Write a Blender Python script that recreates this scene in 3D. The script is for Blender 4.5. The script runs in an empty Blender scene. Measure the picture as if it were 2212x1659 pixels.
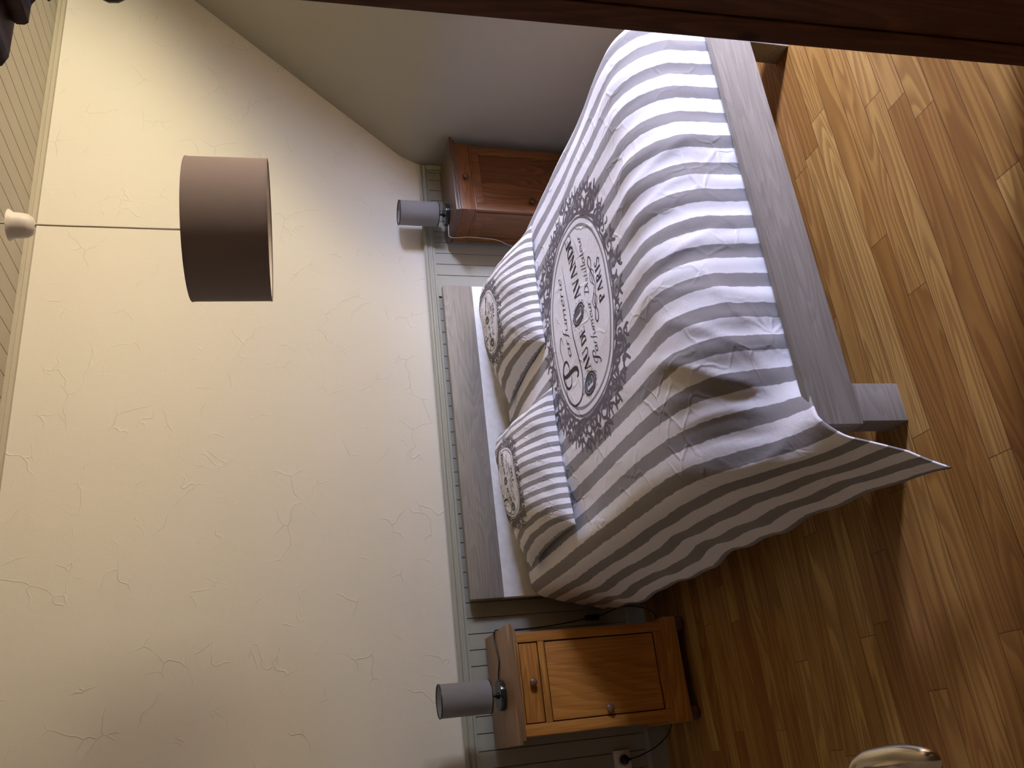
import bpy, bmesh, math, random
from mathutils import Vector, Matrix, noise
random.seed(7)
PI = math.pi
S = bpy.context.scene
COL = S.collection

# ------------------------------------------------------------------ camera
# the photograph was stored lying on its side: up in the room points to the left of the frame
EYE = Vector((0.0, -3.6834, 1.6))
F_PX = 1829.0
pitch, yaw = math.atan2(504, F_PX), math.radians(24.5)
fw = Vector((math.sin(yaw)*math.cos(pitch), math.cos(yaw)*math.cos(pitch), -math.sin(pitch)))
rt = Vector((math.cos(yaw), -math.sin(yaw), 0))
up = rt.cross(fw)
cam = bpy.data.cameras.new('camera')
cam.sensor_fit = 'HORIZONTAL'; cam.sensor_width = 36; cam.lens = F_PX/2212*36
cam.clip_start = 0.02
camo = bpy.data.objects.new('camera', cam); COL.objects.link(camo)
M = Matrix((( -up.x, rt.x, -fw.x, EYE.x), (-up.y, rt.y, -fw.y, EYE.y), (-up.z, rt.z, -fw.z, EYE.z), (0, 0, 0, 1)))
camo.matrix_world = M
S.camera = camo

# ------------------------------------------------------------------ world, daylight, exposure
S.view_settings.view_transform = 'Standard'; S.view_settings.look = 'None'
S.view_settings.gamma = 1.0; S.view_settings.use_curve_mapping = False
S.view_settings.exposure = 0.0
w = bpy.data.worlds.new('world'); S.world = w; w.use_nodes = True
# outdoors as seen through the window: blue-white sky growing stronger with height, warm sunlit ground below the horizon
nt = w.node_tree; bg = nt.nodes['Background']
tc = nt.nodes.new('ShaderNodeTexCoord'); sx = nt.nodes.new('ShaderNodeSeparateXYZ'); cr = nt.nodes.new('ShaderNodeValToRGB')
mp = nt.nodes.new('ShaderNodeMapRange'); mp.inputs[1].default_value = -0.5; mp.inputs[2].default_value = 0.5
nt.links.new(tc.outputs['Generated'], sx.inputs[0]); nt.links.new(sx.outputs[2], mp.inputs[0]); nt.links.new(mp.outputs[0], cr.inputs[0]); nt.links.new(cr.outputs[0], bg.inputs[0])
el = cr.color_ramp.elements
SKY = [(0.0, (0.36, 0.30, 0.20)), (0.34, (0.50, 0.43, 0.30)), (0.45, (0.42, 0.37, 0.275)), (0.485, (0.24, 0.22, 0.18)), (0.515, (0.15, 0.16, 0.18)), (0.68, (0.34, 0.37, 0.50)), (0.80, (1.50, 1.62, 2.42)), (1.0, (2.6, 2.78, 4.1))]
while len(el) < len(SKY): el.new(0.5)
for e_, (p_, c_) in zip(el, SKY): e_.position = p_; e_.color = (*c_, 1)
bg.inputs[1].default_value = 100.0
WX0, WX1, WZ0, WZ1, NEAR = 4.05, 5.05, 0.15, 2.25, -4.0
pl_ = bpy.data.lights.new('window_daylight', 'AREA'); pl_.shape = 'RECTANGLE'; pl_.size = WX1-WX0; pl_.size_y = WZ1-WZ0
pl_.cycles.is_portal = True
po = bpy.data.objects.new('window_daylight', pl_); COL.objects.link(po)
po.location = ((WX0+WX1)/2, NEAR-0.06, (WZ0+WZ1)/2); po.rotation_euler = (math.radians(90), 0, 0)   # faces +y, into the room

# ------------------------------------------------------------------ helpers
def link(name, mesh, mats=None, parent=None):
    o = bpy.data.objects.new(name, mesh); COL.objects.link(o)
    for m in (mats if isinstance(mats, (list, tuple)) else [mats]):
        if m: mesh.materials.append(m)
    if parent: o.parent = parent
    return o
def obj(name, bm, mat, parent=None, smooth=None):
    me = bpy.data.meshes.new(name)
    bmesh.ops.recalc_face_normals(bm, faces=bm.faces)
    bm.to_mesh(me); bm.free()
    if smooth is not None:
        for p in me.polygons: p.use_smooth = True
        try: me.set_sharp_from_angle(angle=math.radians(smooth))
        except Exception: pass
    return link(name, me, mat, parent)
def tag(o, label=None, cat=None, group=None, kind=None):
    if label: o['label'] = label
    if cat: o['category'] = cat
    if group: o['group'] = group
    if kind: o['kind'] = kind
    return o
def thing(name, label, cat, loc=(0, 0, 0), rz=0, group=None):
    o = bpy.data.objects.new(name, None); COL.objects.link(o)
    o.location = loc; o.rotation_euler = (0, 0, rz); o.empty_display_size = 0.1
    return tag(o, label, cat, group)
def add_box(bm, x0, x1, y0, y1, z0, z1, bev=0.0, seg=2):
    vs = [bm.verts.new(p) for p in ((x0,y0,z0),(x1,y0,z0),(x1,y1,z0),(x0,y1,z0),(x0,y0,z1),(x1,y0,z1),(x1,y1,z1),(x0,y1,z1))]
    fs = [bm.faces.new([vs[i] for i in f]) for f in ((0,3,2,1),(4,5,6,7),(0,1,5,4),(1,2,6,5),(2,3,7,6),(3,0,4,7))]
    if bev > 0:
        es = list({e for f in fs for e in f.edges})
        bmesh.ops.bevel(bm, geom=es, offset=bev, segments=seg, affect='EDGES', profile=0.6)
def boxes(*bs):
    bm = bmesh.new()
    for b in bs: add_box(bm, *b)
    return bm
def add_lathe(bm, prof, c=(0,0,0), n=48, axis='z'):
    rings = []
    for r, h in prof:
        ring = []
        for k in range(n):
            a = 2*PI*k/n; p = (r*math.cos(a), r*math.sin(a), h)
            if axis == 'y': p = (p[0], -p[2], p[1])
            ring.append(bm.verts.new((c[0]+p[0], c[1]+p[1], c[2]+p[2])))
        rings.append(ring)
    for i in range(len(rings)-1):
        for k in range(n):
            bm.faces.new((rings[i][k], rings[i][(k+1)%n], rings[i+1][(k+1)%n], rings[i+1][k]))
    return rings
def add_tube(bm, pts, r, n=10, caps=True):
    pts = [Vector(p) for p in pts]; rs = r if isinstance(r, (list, tuple)) else [r]*len(pts)
    prev = None; rings = []
    for i, p in enumerate(pts):
        t = (pts[min(i+1, len(pts)-1)]-pts[max(i-1, 0)]).normalized()
        if prev is None:
            a = t.orthogonal().normalized()
        else:
            a = (prev - t*prev.dot(t)).normalized()
        prev = a; b = t.cross(a)
        rings.append([bm.verts.new(p+(a*math.cos(2*PI*k/n)+b*math.sin(2*PI*k/n))*rs[i]) for k in range(n)])
    for i in range(len(rings)-1):
        for k in range(n):
            bm.faces.new((rings[i][k], rings[i][(k+1)%n], rings[i+1][(k+1)%n], rings[i+1][k]))
    if caps:
        bm.faces.new(rings[0][::-1]); bm.faces.new(rings[-1])
def spline(pts, n=8):
    pts = [Vector(p) for p in pts]; out = []
    for i in range(len(pts)-1):
        p0, p1, p2, p3 = pts[max(i-1,0)], pts[i], pts[i+1], pts[min(i+2,len(pts)-1)]
        for k in range(n):
            t = k/n
            out.append(0.5*((2*p1)+(-p0+p2)*t+(2*p0-5*p1+4*p2-p3)*t*t+(-p0+3*p1-3*p2+p3)*t**3))
    return out+[pts[-1]]
def add_prism(bm, poly, a0, a1, axis):
    # poly in the two other axes, extruded from a0 to a1 along axis
    def P(u, v, a): return {'x': (a, u, v), 'y': (u, a, v), 'z': (u, v, a)}[axis]
    A = [bm.verts.new(P(u, v, a0)) for u, v in poly]; B = [bm.verts.new(P(u, v, a1)) for u, v in poly]
    n = len(poly)
    for i in range(n): bm.faces.new((A[i], A[(i+1)%n], B[(i+1)%n], B[i]))
    bm.faces.new(A[::-1]); bm.faces.new(B)
def sm(a, b, x):
    t = max(0.0, min(1.0, (x-a)/(b-a))); return t*t*(3-2*t)
def lerp(a, b, t): return a+(b-a)*t

# ------------------------------------------------------------------ materials
class N:
    def __init__(s, name, rough=0.6, spec=0.3):
        s.m = bpy.data.materials.new(name); s.m.use_nodes = True
        s.t = s.m.node_tree; s.b = s.t.nodes['Principled BSDF']
        s.b.inputs['Roughness'].default_value = rough; s.b.inputs['Specular IOR Level'].default_value = spec
    def n(s, typ, **k):
        x = s.t.nodes.new(typ)
        for a, v in k.items(): setattr(x, a, v)
        return x
    def put(s, node, i, v):
        if v is None: return
        if hasattr(v, 'is_output'): s.t.links.new(v, node.inputs[i])
        else:
            inp = node.inputs[i]
            if inp.type == 'RGBA' and len(v) == 3: v = (*v, 1)
            inp.default_value = v
    def math(s, op, a, b=None, c=None, clamp=False):
        x = s.n('ShaderNodeMath', operation=op, use_clamp=clamp)
        s.put(x, 0, a); s.put(x, 1, b); s.put(x, 2, c); return x.outputs[0]
    def vmath(s, op, a, b=None):
        x = s.n('ShaderNodeVectorMath', operation=op); s.put(x, 0, a); s.put(x, 1, b); return x.outputs[0]
    def coord(s, which='Object'):
        return s.n('ShaderNodeTexCoord').outputs[which]
    def sep(s, v):
        x = s.n('ShaderNodeSeparateXYZ'); s.put(x, 0, v); return x.outputs
    def comb(s, a=0.0, b=0.0, c=0.0):
        x = s.n('ShaderNodeCombineXYZ'); s.put(x, 0, a); s.put(x, 1, b); s.put(x, 2, c); return x.outputs[0]
    def noise(s, v, scale, detail=2.0, rough=0.5, dist=0.0):
        x = s.n('ShaderNodeTexNoise'); s.put(x, 'Vector', v); s.put(x, 'Scale', scale); s.put(x, 'Detail', detail)
        s.put(x, 'Roughness', rough); s.put(x, 'Distortion', dist); return x.outputs[0]
    def mapr(s, v, a, b, c=0.0, d=1.0, smooth=False):
        x = s.n('ShaderNodeMapRange', interpolation_type='SMOOTHSTEP' if smooth else 'LINEAR')
        for i, q in enumerate((v, a, b, c, d)): s.put(x, i, q)
        return x.outputs[0]
    def ramp(s, f, stops):
        x = s.n('ShaderNodeValToRGB'); s.put(x, 0, f); e = x.color_ramp.elements
        while len(e) < len(stops): e.new(0.5)
        for el, (p, c) in zip(e, stops): el.position = p; el.color = (*c, 1)
        return x.outputs[0]
    def mix(s, f, a, b, mode='MIX'):
        x = s.n('ShaderNodeMix', data_type='RGBA', blend_type=mode)
        s.put(x, 0, f); s.put(x, 6, a); s.put(x, 7, b); return x.outputs[2]
    def bump(s, h, dist=0.002, strength=1.0):
        x = s.n('ShaderNodeBump'); s.put(x, 'Height', h); s.put(x, 'Distance', dist); s.put(x, 'Strength', strength)
        s.t.links.new(x.outputs[0], s.b.inputs['Normal'])
    def col(s, c): s.put(s.b, 'Base Color', c); return s.m
def plain(name, c, rough=0.5, metal=0.0, spec=0.3):
    n = N(name, rough, spec); n.b.inputs['Metallic'].default_value = metal
    co = n.coord(); f = n.noise(co, 30, 3)
    return n.col(n.mix(n.mapr(f, 0.3, 0.7), [v*0.93 for v in c], [min(1, v*1.05) for v in c]))
def wood(name, light, mid, dark, axis='x', scale=1.0, rough=0.45, spec=0.3, knots=0.0, bumpd=0.0004, island=False, ringk=0.45):
    """long-grained board: growth rings are contour lines of a stretched noise"""
    n = N(name, rough, spec); co = n.coord()
    if island:
        r = n.n('ShaderNodeObjectInfo').outputs['Random']
        co = n.vmath('ADD', co, n.comb(n.math('MULTIPLY', r, 7.0), n.math('MULTIPLY', r, 3.0), n.math('MULTIPLY', r, 5.0)))
    st = {'x': (0.9, 9, 9), 'y': (9, 0.9, 9), 'z': (9, 9, 0.9)}[axis]
    v = n.vmath('MULTIPLY', co, tuple(a*scale for a in st))
    f = n.noise(v, 1.0, 1.5, 0.4, 0.3)
    rings = n.math('FRACT', n.math('MULTIPLY', f, 16.0))
    rings = n.math('MULTIPLY', n.mapr(rings, 0.0, 0.8, 0, 1, True), n.mapr(rings, 0.85, 1.0, 1, 0, True))
    fs = {'x': (6, 160, 160), 'y': (160, 6, 160), 'z': (160, 160, 6)}[axis]
    fine = n.noise(n.vmath('MULTIPLY', co, fs), 1.0, 2.0)
    big = n.noise(n.vmath('MULTIPLY', co, tuple(a*0.35*scale for a in st)), 1.0, 2.0)
    c = n.mix(n.mapr(big, 0.3, 0.7), light, mid)
    c = n.mix(n.math('MULTIPLY', rings, ringk), c, dark)
    c = n.mix(n.mapr(fine, 0.45, 0.75, 0, 0.45), c, dark)
    if knots:
        vo = n.n('ShaderNodeTexVoronoi'); n.put(vo, 'Vector', n.vmath('MULTIPLY', co, {'x': (1, 2, 2), 'y': (2, 1, 2), 'z': (2, 2, 1)}[axis])); n.put(vo, 'Scale', knots)
        c = n.mix(n.mapr(vo.outputs[0], 0.04, 0.11, 0.85, 0, True), c, [v*0.45 for v in dark])
    n.bump(fine, bumpd, 0.6)
    return n.col(c)

def mat_plaster(name, c, knife=1.0):
    n = N(name, 0.85, 0.2); co = n.coord()
    wv = n.vmath('ADD', co, n.vmath('MULTIPLY', n.n('ShaderNodeTexNoise').outputs[1], (0, 0, 0)))
    nz = n.n('ShaderNodeTexNoise'); n.put(nz, 'Vector', co); n.put(nz, 'Scale', 3.0); n.put(nz, 'Detail', 3.0)
    d = n.vmath('MULTIPLY', nz.outputs[1], (0.35, 0.35, 0.35)); wv = n.vmath('ADD', co, d)
    vo = n.n('ShaderNodeTexVoronoi', feature='DISTANCE_TO_EDGE'); n.put(vo, 'Vector', wv); n.put(vo, 'Scale', 6.0)
    edge = n.mapr(vo.outputs[0], 0.0, 0.02, 1, 0, True)
    mask = n.mapr(n.noise(co, 5.5, 2), 0.50, 0.62, 0, 1, True)
    edge = n.math('MULTIPLY', edge, mask)
    fine = n.noise(co, 140, 3, 0.6); mid = n.noise(co, 14, 4, 0.55)
    h = n.math('ADD', n.math('MULTIPLY', edge, 0.9*knife), n.math('ADD', n.math('MULTIPLY', fine, 0.25), n.math('MULTIPLY', mid, 0.7)))
    n.bump(h, 0.0028, 0.65)
    return n.col(n.mix(n.mapr(n.noise(co, 1.3, 3), 0.3, 0.7), [v*0.97 for v in c], c))
def mat_paint(name, c):
    n = N(name, 0.5, 0.35); co = n.coord()
    n.bump(n.noise(co, 60, 3), 0.0006, 0.4)
    return n.col(n.mix(n.mapr(n.noise(co, 5, 3), 0.3, 0.7), [v*0.95 for v in c], c))
def mat_floor():
    n = N('pine_floorboards', 0.42, 0.25); co = n.coord(); x, y, z = n.sep(co)
    W = 0.0713
    row = n.math('FLOOR', n.math('DIVIDE', n.math('ADD', y, 2.287+W*60), W))
    wn = n.n('ShaderNodeTexWhiteNoise', noise_dimensions='1D'); n.put(wn, 'W', row)
    off = n.math('MULTIPLY', wn.outputs[0], 9.0)
    L = 1.05
    xx = n.math('DIVIDE', n.math('ADD', x, off), L)
    wob = n.math('MULTIPLY', n.math('SINE', n.math('MULTIPLY', n.math('ADD', n.math('FLOOR', xx), row), 12.9)), 0.0)
    pid = n.math('FLOOR', xx)
    wn2 = n.n('ShaderNodeTexWhiteNoise', noise_dimensions='2D'); n.put(wn2, 'Vector', n.comb(row, pid, 0.0))
    r1 = wn2.outputs[0]; rc = n.sep(wn2.outputs[1])
    # growth figure, shifted for each board
    v = n.comb(n.math('ADD', n.math('MULTIPLY', x, 0.8), n.math('MULTIPLY', r1, 37)), n.math('ADD', n.math('MULTIPLY', y, 11), n.math('MULTIPLY', rc[1], 23)), n.math('MULTIPLY', rc[2], 9.0))
    f = n.noise(v, 1.0, 1.2, 0.4, 0.35)
    fr = n.math('FRACT', n.math('MULTIPLY', f, 15.0))
    rings = n.math('MULTIPLY', n.mapr(fr, 0.0, 0.75, 0, 1, True), n.mapr(fr, 0.82, 1.0, 1, 0, True))
    straight = n.noise(n.comb(n.math('MULTIPLY', x, 2.0), n.math('MULTIPLY', y, 260.0), r1), 1.0, 2.0)
    base = n.ramp(r1, [(0.0, (0.27, 0.130, 0.030)), (0.25, (0.36, 0.190, 0.048)), (0.6, (0.42, 0.240, 0.066)), (0.85, (0.50, 0.31, 0.095)), (1.0, (0.30, 0.140, 0.038))])
    dark = n.mix(0.6, base, (0.15, 0.050, 0.012))
    c = n.mix(n.math('MULTIPLY', rings, 0.85), base, dark)
    c = n.mix(n.mapr(straight, 0.5, 0.75, 0, 0.40), c, dark)
    # seams
    fy = n.math('FRACT', n.math('DIVIDE', n.math('ADD', y, 2.287+W*60), W))
    ey = n.math('MULTIPLY', n.math('MINIMUM', fy, n.math('SUBTRACT', 1.0, fy)), W)
    fx = n.math('FRACT', xx); ex = n.math('MULTIPLY', n.math('MINIMUM', fx, n.math('SUBTRACT', 1.0, fx)), L)
    e = n.math('MINIMUM', ey, ex)
    seam = n.mapr(e, 0.0006, 0.0016, 1, 0, True)
    c = n.mix(n.math('MULTIPLY', seam, 0.8), c, (0.09, 0.04, 0.015))
    h = n.math('SUBTRACT', n.math('MULTIPLY', straight, 0.12), seam)
    n.bump(h, 0.0008, 0.6)
    n.put(n.b, 'Roughness', n.mapr(straight, 0.3, 0.7, 0.38, 0.52))
    return n.col(c)

def mat_fabric(name, period, a, b, white=(0.83, 0.82, 0.84), grey=(0.285, 0.27, 0.265), k=1.0, phase=0.0, crease=0.0009):
    """striped cotton; uv is in metres from the middle of the printed oval"""
    n = N(name, 0.9, 0.15); uv = n.coord('UV'); x, y, z = n.sep(uv)
    wob = n.noise(n.vmath('MULTIPLY', uv, (8, 26, 1)), 1.0, 2.0)
    xs = n.math('ADD', n.math('DIVIDE', n.math('ADD', x, 10*period+phase), period), n.math('MULTIPLY', n.math('SUBTRACT', wob, 0.5), 0.10))
    fr = n.math('FRACT', xs)
    st = n.math('MULTIPLY', n.mapr(fr, 0.0, 0.03, 0, 1, True), n.mapr(fr, 0.47, 0.50, 1, 0, True))
    # oval with slightly squared sides
    ex = n.math('POWER', n.math('ABSOLUTE', n.math('DIVIDE', x, a)), 2.25)
    ey = n.math('POWER', n.math('ABSOLUTE', n.math('DIVIDE', y, b)), 2.25)
    r = n.math('POWER', n.math('ADD', ex, ey), 1/2.25)
    c = n.mix(st, white, grey)
    c = n.mix(n.math('LESS_THAN', r, 1.0), c, white)
    def ring(r0, r1):
        return n.math('MULTIPLY', n.math('GREATER_THAN', r, r0), n.math('LESS_THAN', r, r1))
    c = n.mix(ring(0.985, 1.012), c, (0.13, 0.12, 0.14))
    c = n.mix(ring(0.905, 0.938), c, (0.24, 0.23, 0.24))
    weave = n.noise(n.vmath('MULTIPLY', uv, (1, 1, 1)), 900/k, 1)
    cr = n.n('ShaderNodeTexVoronoi', feature='DISTANCE_TO_EDGE')
    nz = n.n('ShaderNodeTexNoise'); n.put(nz, 'Vector', uv); n.put(nz, 'Scale', 6.0/k); n.put(nz, 'Detail', 3.0)
    n.put(cr, 'Vector', n.vmath('ADD', uv, n.vmath('MULTIPLY', nz.outputs[1], (0.12*k, 0.12*k, 0)))); n.put(cr, 'Scale', 11.0/k)
    crease_h = n.mapr(cr.outputs[0], 0.0, 0.10, 1, 0, True)
    big = n.noise(uv, 16/k, 4, 0.6)
    h = n.math('ADD', n.math('MULTIPLY', weave, 0.05), n.math('ADD', n.math('MULTIPLY', n.math('MULTIPLY', crease_h, n.mapr(n.noise(uv, 5/k, 1), 0.45, 0.6)), 0.6), big))
    n.bump(h, crease*3, 0.8)
    n.put(n.b, 'Sheen Weight', 0.15)
    return n.col(c)

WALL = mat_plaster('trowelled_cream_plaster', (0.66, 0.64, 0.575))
FARWALL = mat_paint('dull_brown_unseen_wall', (0.15, 0.125, 0.10))  # for walls out of view; colour kept dark to cut bounced light
WALL_SLOPE = mat_plaster('smooth_shaded_cream_plaster', (0.34, 0.332, 0.295), 0.15)  # the cream plaster again, its colour darkened for the shade on the slope
PAINT = mat_paint('grey_green_paint', (0.335, 0.335, 0.28))
CEIL = mat_paint('greige_ceiling_paint', (0.42, 0.39, 0.31))
FLOOR = mat_floor()
GREYOAK = wood('grey_oak_laminate', (0.33, 0.300, 0.255), (0.25, 0.222, 0.185), (0.14, 0.12, 0.095), 'x', 1.5, 0.5, 0.3, ringk=0.28)
GREYOAK_Z = wood('grey_oak_laminate_upright', (0.33, 0.300, 0.255), (0.25, 0.222, 0.185), (0.14, 0.12, 0.095), 'z', 1.5, 0.5, 0.3, ringk=0.28)
WHITEBOARD = plain('white_panel', (0.80, 0.80, 0.77), 0.4)
HONEY = wood('honey_pine', (0.60, 0.27, 0.055), (0.44, 0.18, 0.034), (0.19, 0.065, 0.012), 'z', 0.7, 0.35, 0.45, 0, island=True, ringk=0.28)
HONEY_X = wood('honey_pine_crosswise', (0.60, 0.27, 0.055), (0.44, 0.18, 0.034), (0.19, 0.065, 0.012), 'x', 1.0, 0.35, 0.45, 0, island=True)
HONEY_TOP = wood('dull_pine_top', (0.33, 0.20, 0.10), (0.26, 0.15, 0.07), (0.13, 0.065, 0.025), 'x', 1.0, 0.4, 0.45)
RED = wood('reddish_pine', (0.25, 0.105, 0.034), (0.17, 0.065, 0.021), (0.065, 0.022, 0.008), 'z', 1.3, 0.35, 0.45, 0, island=True)
RED_X = wood('reddish_pine_crosswise', (0.26, 0.108, 0.035), (0.18, 0.067, 0.021), (0.07, 0.022, 0.008), 'x', 1.3, 0.35, 0.45, 0, island=True)
RED_TOP = wood('dark_pine_top', (0.13, 0.085, 0.06), (0.10, 0.06, 0.04), (0.05, 0.03, 0.02), 'x', 1.0, 0.35, 0.5)
WARD = wood('dark_stained_pine', (0.19, 0.078, 0.040), (0.135, 0.055, 0.029), (0.05, 0.02, 0.011), 'z', 1.0, 0.45, 0.3, 3.2)
WARD_X = wood('dark_stained_pine_crosswise', (0.11, 0.06, 0.045), (0.08, 0.042, 0.032), (0.035, 0.018, 0.014), 'x', 1.0, 0.35, 0.4)
KNOBW = plain('brown_turned_wood', (0.20, 0.10, 0.06), 0.3)
BUNW = plain('dark_red_wood', (0.10, 0.03, 0.02), 0.4)
BLACK = plain('black_plastic', (0.012, 0.012, 0.014), 0.35)
BLACKGLOSS = plain('black_gloss_metal', (0.015, 0.016, 0.018), 0.12, 0.0, 0.8)
CABLE = plain('black_cable', (0.02, 0.018, 0.018), 0.4)
WCABLE = plain('grey_cable', (0.60, 0.56, 0.48), 0.5)
WPLASTIC = plain('white_plastic', (0.78, 0.76, 0.70), 0.35)
BRASS = plain('satin_nickel', (0.62, 0.56, 0.46), 0.22, 1.0)
HINGEM = plain('dark_iron', (0.06, 0.04, 0.03), 0.4, 0.6)
DOORP = mat_paint('white_door_paint', (0.70, 0.68, 0.62))
def mat_shade(name, c, alpha=1.0, rough=0.8):
    n = N(name, rough, 0.2); co = n.coord(); x, y, z = n.sep(co)
    ang = n.math('ARCTAN2', y, x)
    th = n.noise(n.comb(n.math('MULTIPLY', ang, 60.0), 0.0, n.math('MULTIPLY', z, 900.0)), 1.0, 1.0)
    n.bump(th, 0.0004, 0.5)
    m = n.col(n.mix(th, [v*0.85 for v in c], [v*1.15 for v in c]))
    if alpha < 1:
        n.put(n.b, 'Alpha', alpha)
    return m
PSHADE = mat_shade('dark_taupe_drum_fabric', (0.25, 0.205, 0.195))
PLINING = plain('white_drum_lining', (0.80, 0.76, 0.72), 0.6)
LSHADE = mat_shade('sheer_grey_organza', (0.27, 0.265, 0.27), 0.62)
BULB = plain('frosted_bulb', (0.75, 0.75, 0.74), 0.3)
MATTR = plain('mattress_ticking', (0.7, 0.7, 0.68), 0.9)

# ------------------------------------------------------------------ the room
CZ = 2.72           # ceiling
XL, XR = -1.3, 5.4
def struct(name, bm, m, label=None, smooth=None):
    return tag(obj(name, bm, m, None, smooth), label, None, None, 'structure')
struct('floor', boxes((XL-0.1, XR+0.1, NEAR-0.1, 0.1, -0.08, 0)), FLOOR, 'honey coloured pine strip floor running along the bed foot')
# ceiling of narrow boards, V groove between them
bm = bmesh.new()
p = 0.1015; g = 0.0035
xs = [(XL-0.1, CZ)]
k0 = math.ceil((XL-3.325)/p)
for k in range(k0, 60):
    x = 3.325+k*p
    if x > XR: break
    xs += [(x-g, CZ), (x, CZ+0.006), (x+g, CZ)]
xs += [(XR+0.1, CZ)]
add_prism(bm, xs+[(XR+0.1, CZ+0.06), (XL-0.1, CZ+0.06)], NEAR-0.1, 0.1, 'y')
struct('ceiling', bm, CEIL, 'greige tongue and groove board ceiling')
struct('wall_back', boxes((XL-0.1, XR+0.1, 0, 0.1, 0, CZ)), WALL, 'cream trowelled plaster wall behind the bed')
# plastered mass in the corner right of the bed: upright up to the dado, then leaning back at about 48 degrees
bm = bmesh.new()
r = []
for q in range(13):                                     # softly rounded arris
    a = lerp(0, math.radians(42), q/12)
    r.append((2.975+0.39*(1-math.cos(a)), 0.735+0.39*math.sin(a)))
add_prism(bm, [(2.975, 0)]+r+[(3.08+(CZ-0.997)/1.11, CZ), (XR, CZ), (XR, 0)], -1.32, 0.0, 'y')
struct('wall_right', bm, WALL_SLOPE, 'smooth cream plaster wall, shade darkened into its colour, sloping away to the right of the bed', 30)
struct('wall_far_right', boxes((XR, XR+0.1, NEAR, 0, 0, CZ)), FARWALL)
struct('wall_left', boxes((XL-0.1, XL, NEAR, 0, 0, CZ)), mat_paint('pale_grey_bounce_wall', (0.58, 0.58, 0.60)))  # out of view; colour kept pale to bounce light onto the duvet's side
# near wall with the window opening
struct('wall_near', boxes((XL, WX0, NEAR-0.12, NEAR, 0, CZ), (WX1, XR, NEAR-0.12, NEAR, 0, CZ), (WX0, WX1, NEAR-0.12, NEAR, 0, WZ0), (WX0, WX1, NEAR-0.12, NEAR, WZ1, CZ)), FARWALL)
wf = bmesh.new()
for b in ((WX0, WX0+0.05, NEAR-0.01, NEAR+0.03, WZ0, WZ1), (WX1-0.05, WX1, NEAR-0.01, NEAR+0.03, WZ0, WZ1), (WX0+.05, WX1-.05, NEAR-0.01, NEAR+0.03, WZ0, WZ0+0.05), (WX0+.05, WX1-.05, NEAR-0.01, NEAR+0.03, WZ1-0.05, WZ1)):
    add_box(wf, *b, 0.004)
struct('window_1', wf, DOORP)
# cornice strip under the ceiling
bm = bmesh.new()
add_prism(bm, [(0, CZ), (-0.03, CZ), (-0.03, CZ-0.010), (-0.024, CZ-0.016), (-0.019, CZ-0.017), (-0.018, CZ-0.033), (0, CZ-0.035)], XL, XR, 'x')
struct('trim_1', bm, CEIL, 'painted strip where the ceiling meets the wall')
# wainscot boards
DZ0, DZ1, WT = 0.0, 0.82, 0.014
bm = bmesh.new(); q = 0.0664; g = 0.0022
pts = [(XL, -WT)]
k = math.ceil((XL-0.494)/q)
while 0.494+k*q < 2.93:
    x = 0.494+k*q
    if not 2.13 < x < 2.24: pts += [(x-g, -WT), (x-0.0006, -WT+0.007), (x+0.0006, -WT+0.007), (x+g, -WT)]
    k += 1
pts += [(2.975, -WT)]
add_prism(bm, pts+[(2.975, 0), (XL, 0)], 0.02, DZ1, 'z')
struct('trim_2', bm, PAINT, 'grey green tongue and groove wainscot behind the bed')
bm = bmesh.new()
add_prism(bm, [(0, 0.872), (-0.024, 0.876), (-0.030, 0.868), (-0.030, 0.860), (-0.023, 0.855), (-0.023, 0.846), (-0.026, 0.842), (-0.026, 0.834), (-0.020, 0.830), (-0.020, 0.818), (0, 0.818)], XL, 2.975, 'x')
struct('trim_3', bm, PAINT, 'moulded dado rail on top of the wainscot')
bm = bmesh.new(); add_box(bm, 2.945, 2.975, -0.030, -WT+0.002, 0.09, 0.83, 0.003); add_box(bm, 2.935, 2.947, -0.021, -WT+0.002, 0.09, 0.82, 0.002)
struct('trim_4', bm, PAINT, 'upright corner strip ending the wainscot')
bm = bmesh.new(); add_box(bm, 2.155, 2.215, -0.024, -WT+0.002, 0.09, 0.82, 0.003)
struct('trim_5', bm, PAINT, 'wider upright batten beside the headboard')
bm = bmesh.new()
add_prism(bm, [(0, 0), (-0.026, 0), (-0.026, 0.076), (-0.020, 0.088), (-0.014, 0.092), (0, 0.092)], XL, 2.975, 'x')
struct('baseboard_back', bm, PAINT, 'grey green skirting board below the wainscot')

# door, opened into the room beside the camera: only its lever reaches into the frame
DX = -0.100
dm = bmesh.new(); add_box(dm, DX-0.04, DX, -3.56, -2.73, 0.01, 2.02, 0.002)
door = struct('door_1', dm, DOORP, 'white door standing open left of the camera')
for z0, z1 in ((0.18, 0.86), (1.06, 1.9)):
    bm = bmesh.new(); add_box(bm, DX-0.001, DX+0.004, -3.45, -2.86, z0, z1, 0.003)
    obj('door_panel', bm, DOORP, door)
bm = bmesh.new(); add_box(bm, DX, DX+0.006, -2.815, -2.775, 0.88, 1.08, 0.003)
bp = obj('handle_plate', bm, BRASS, door)
bm = bmesh.new()
path = spline([(DX+0.004, -2.795, 1.0), (DX+0.030, -2.795, 1.0), (DX+0.046, -2.802, 1.0), (DX+0.054, -2.820, 1.0), (DX+0.056, -2.845, 1.0), (DX+0.057, -2.88, 1.0), (DX+0.054, -2.91, 0.999), (DX+0.050, -2.930, 0.998)], 6)
n_ = len(path); add_tube(bm, path, [(0.0085 if i < n_*0.38 else 0.0085+0.0030*math.sin((i-n_*0.38)/(n_*0.62)*PI*0.9))*(1 if i < n_-5 else (0.97, 0.9, 0.78, 0.58, 0.25)[i-n_+5]) for i in range(n_)], 20)
for v in bm.verts: pass
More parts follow.
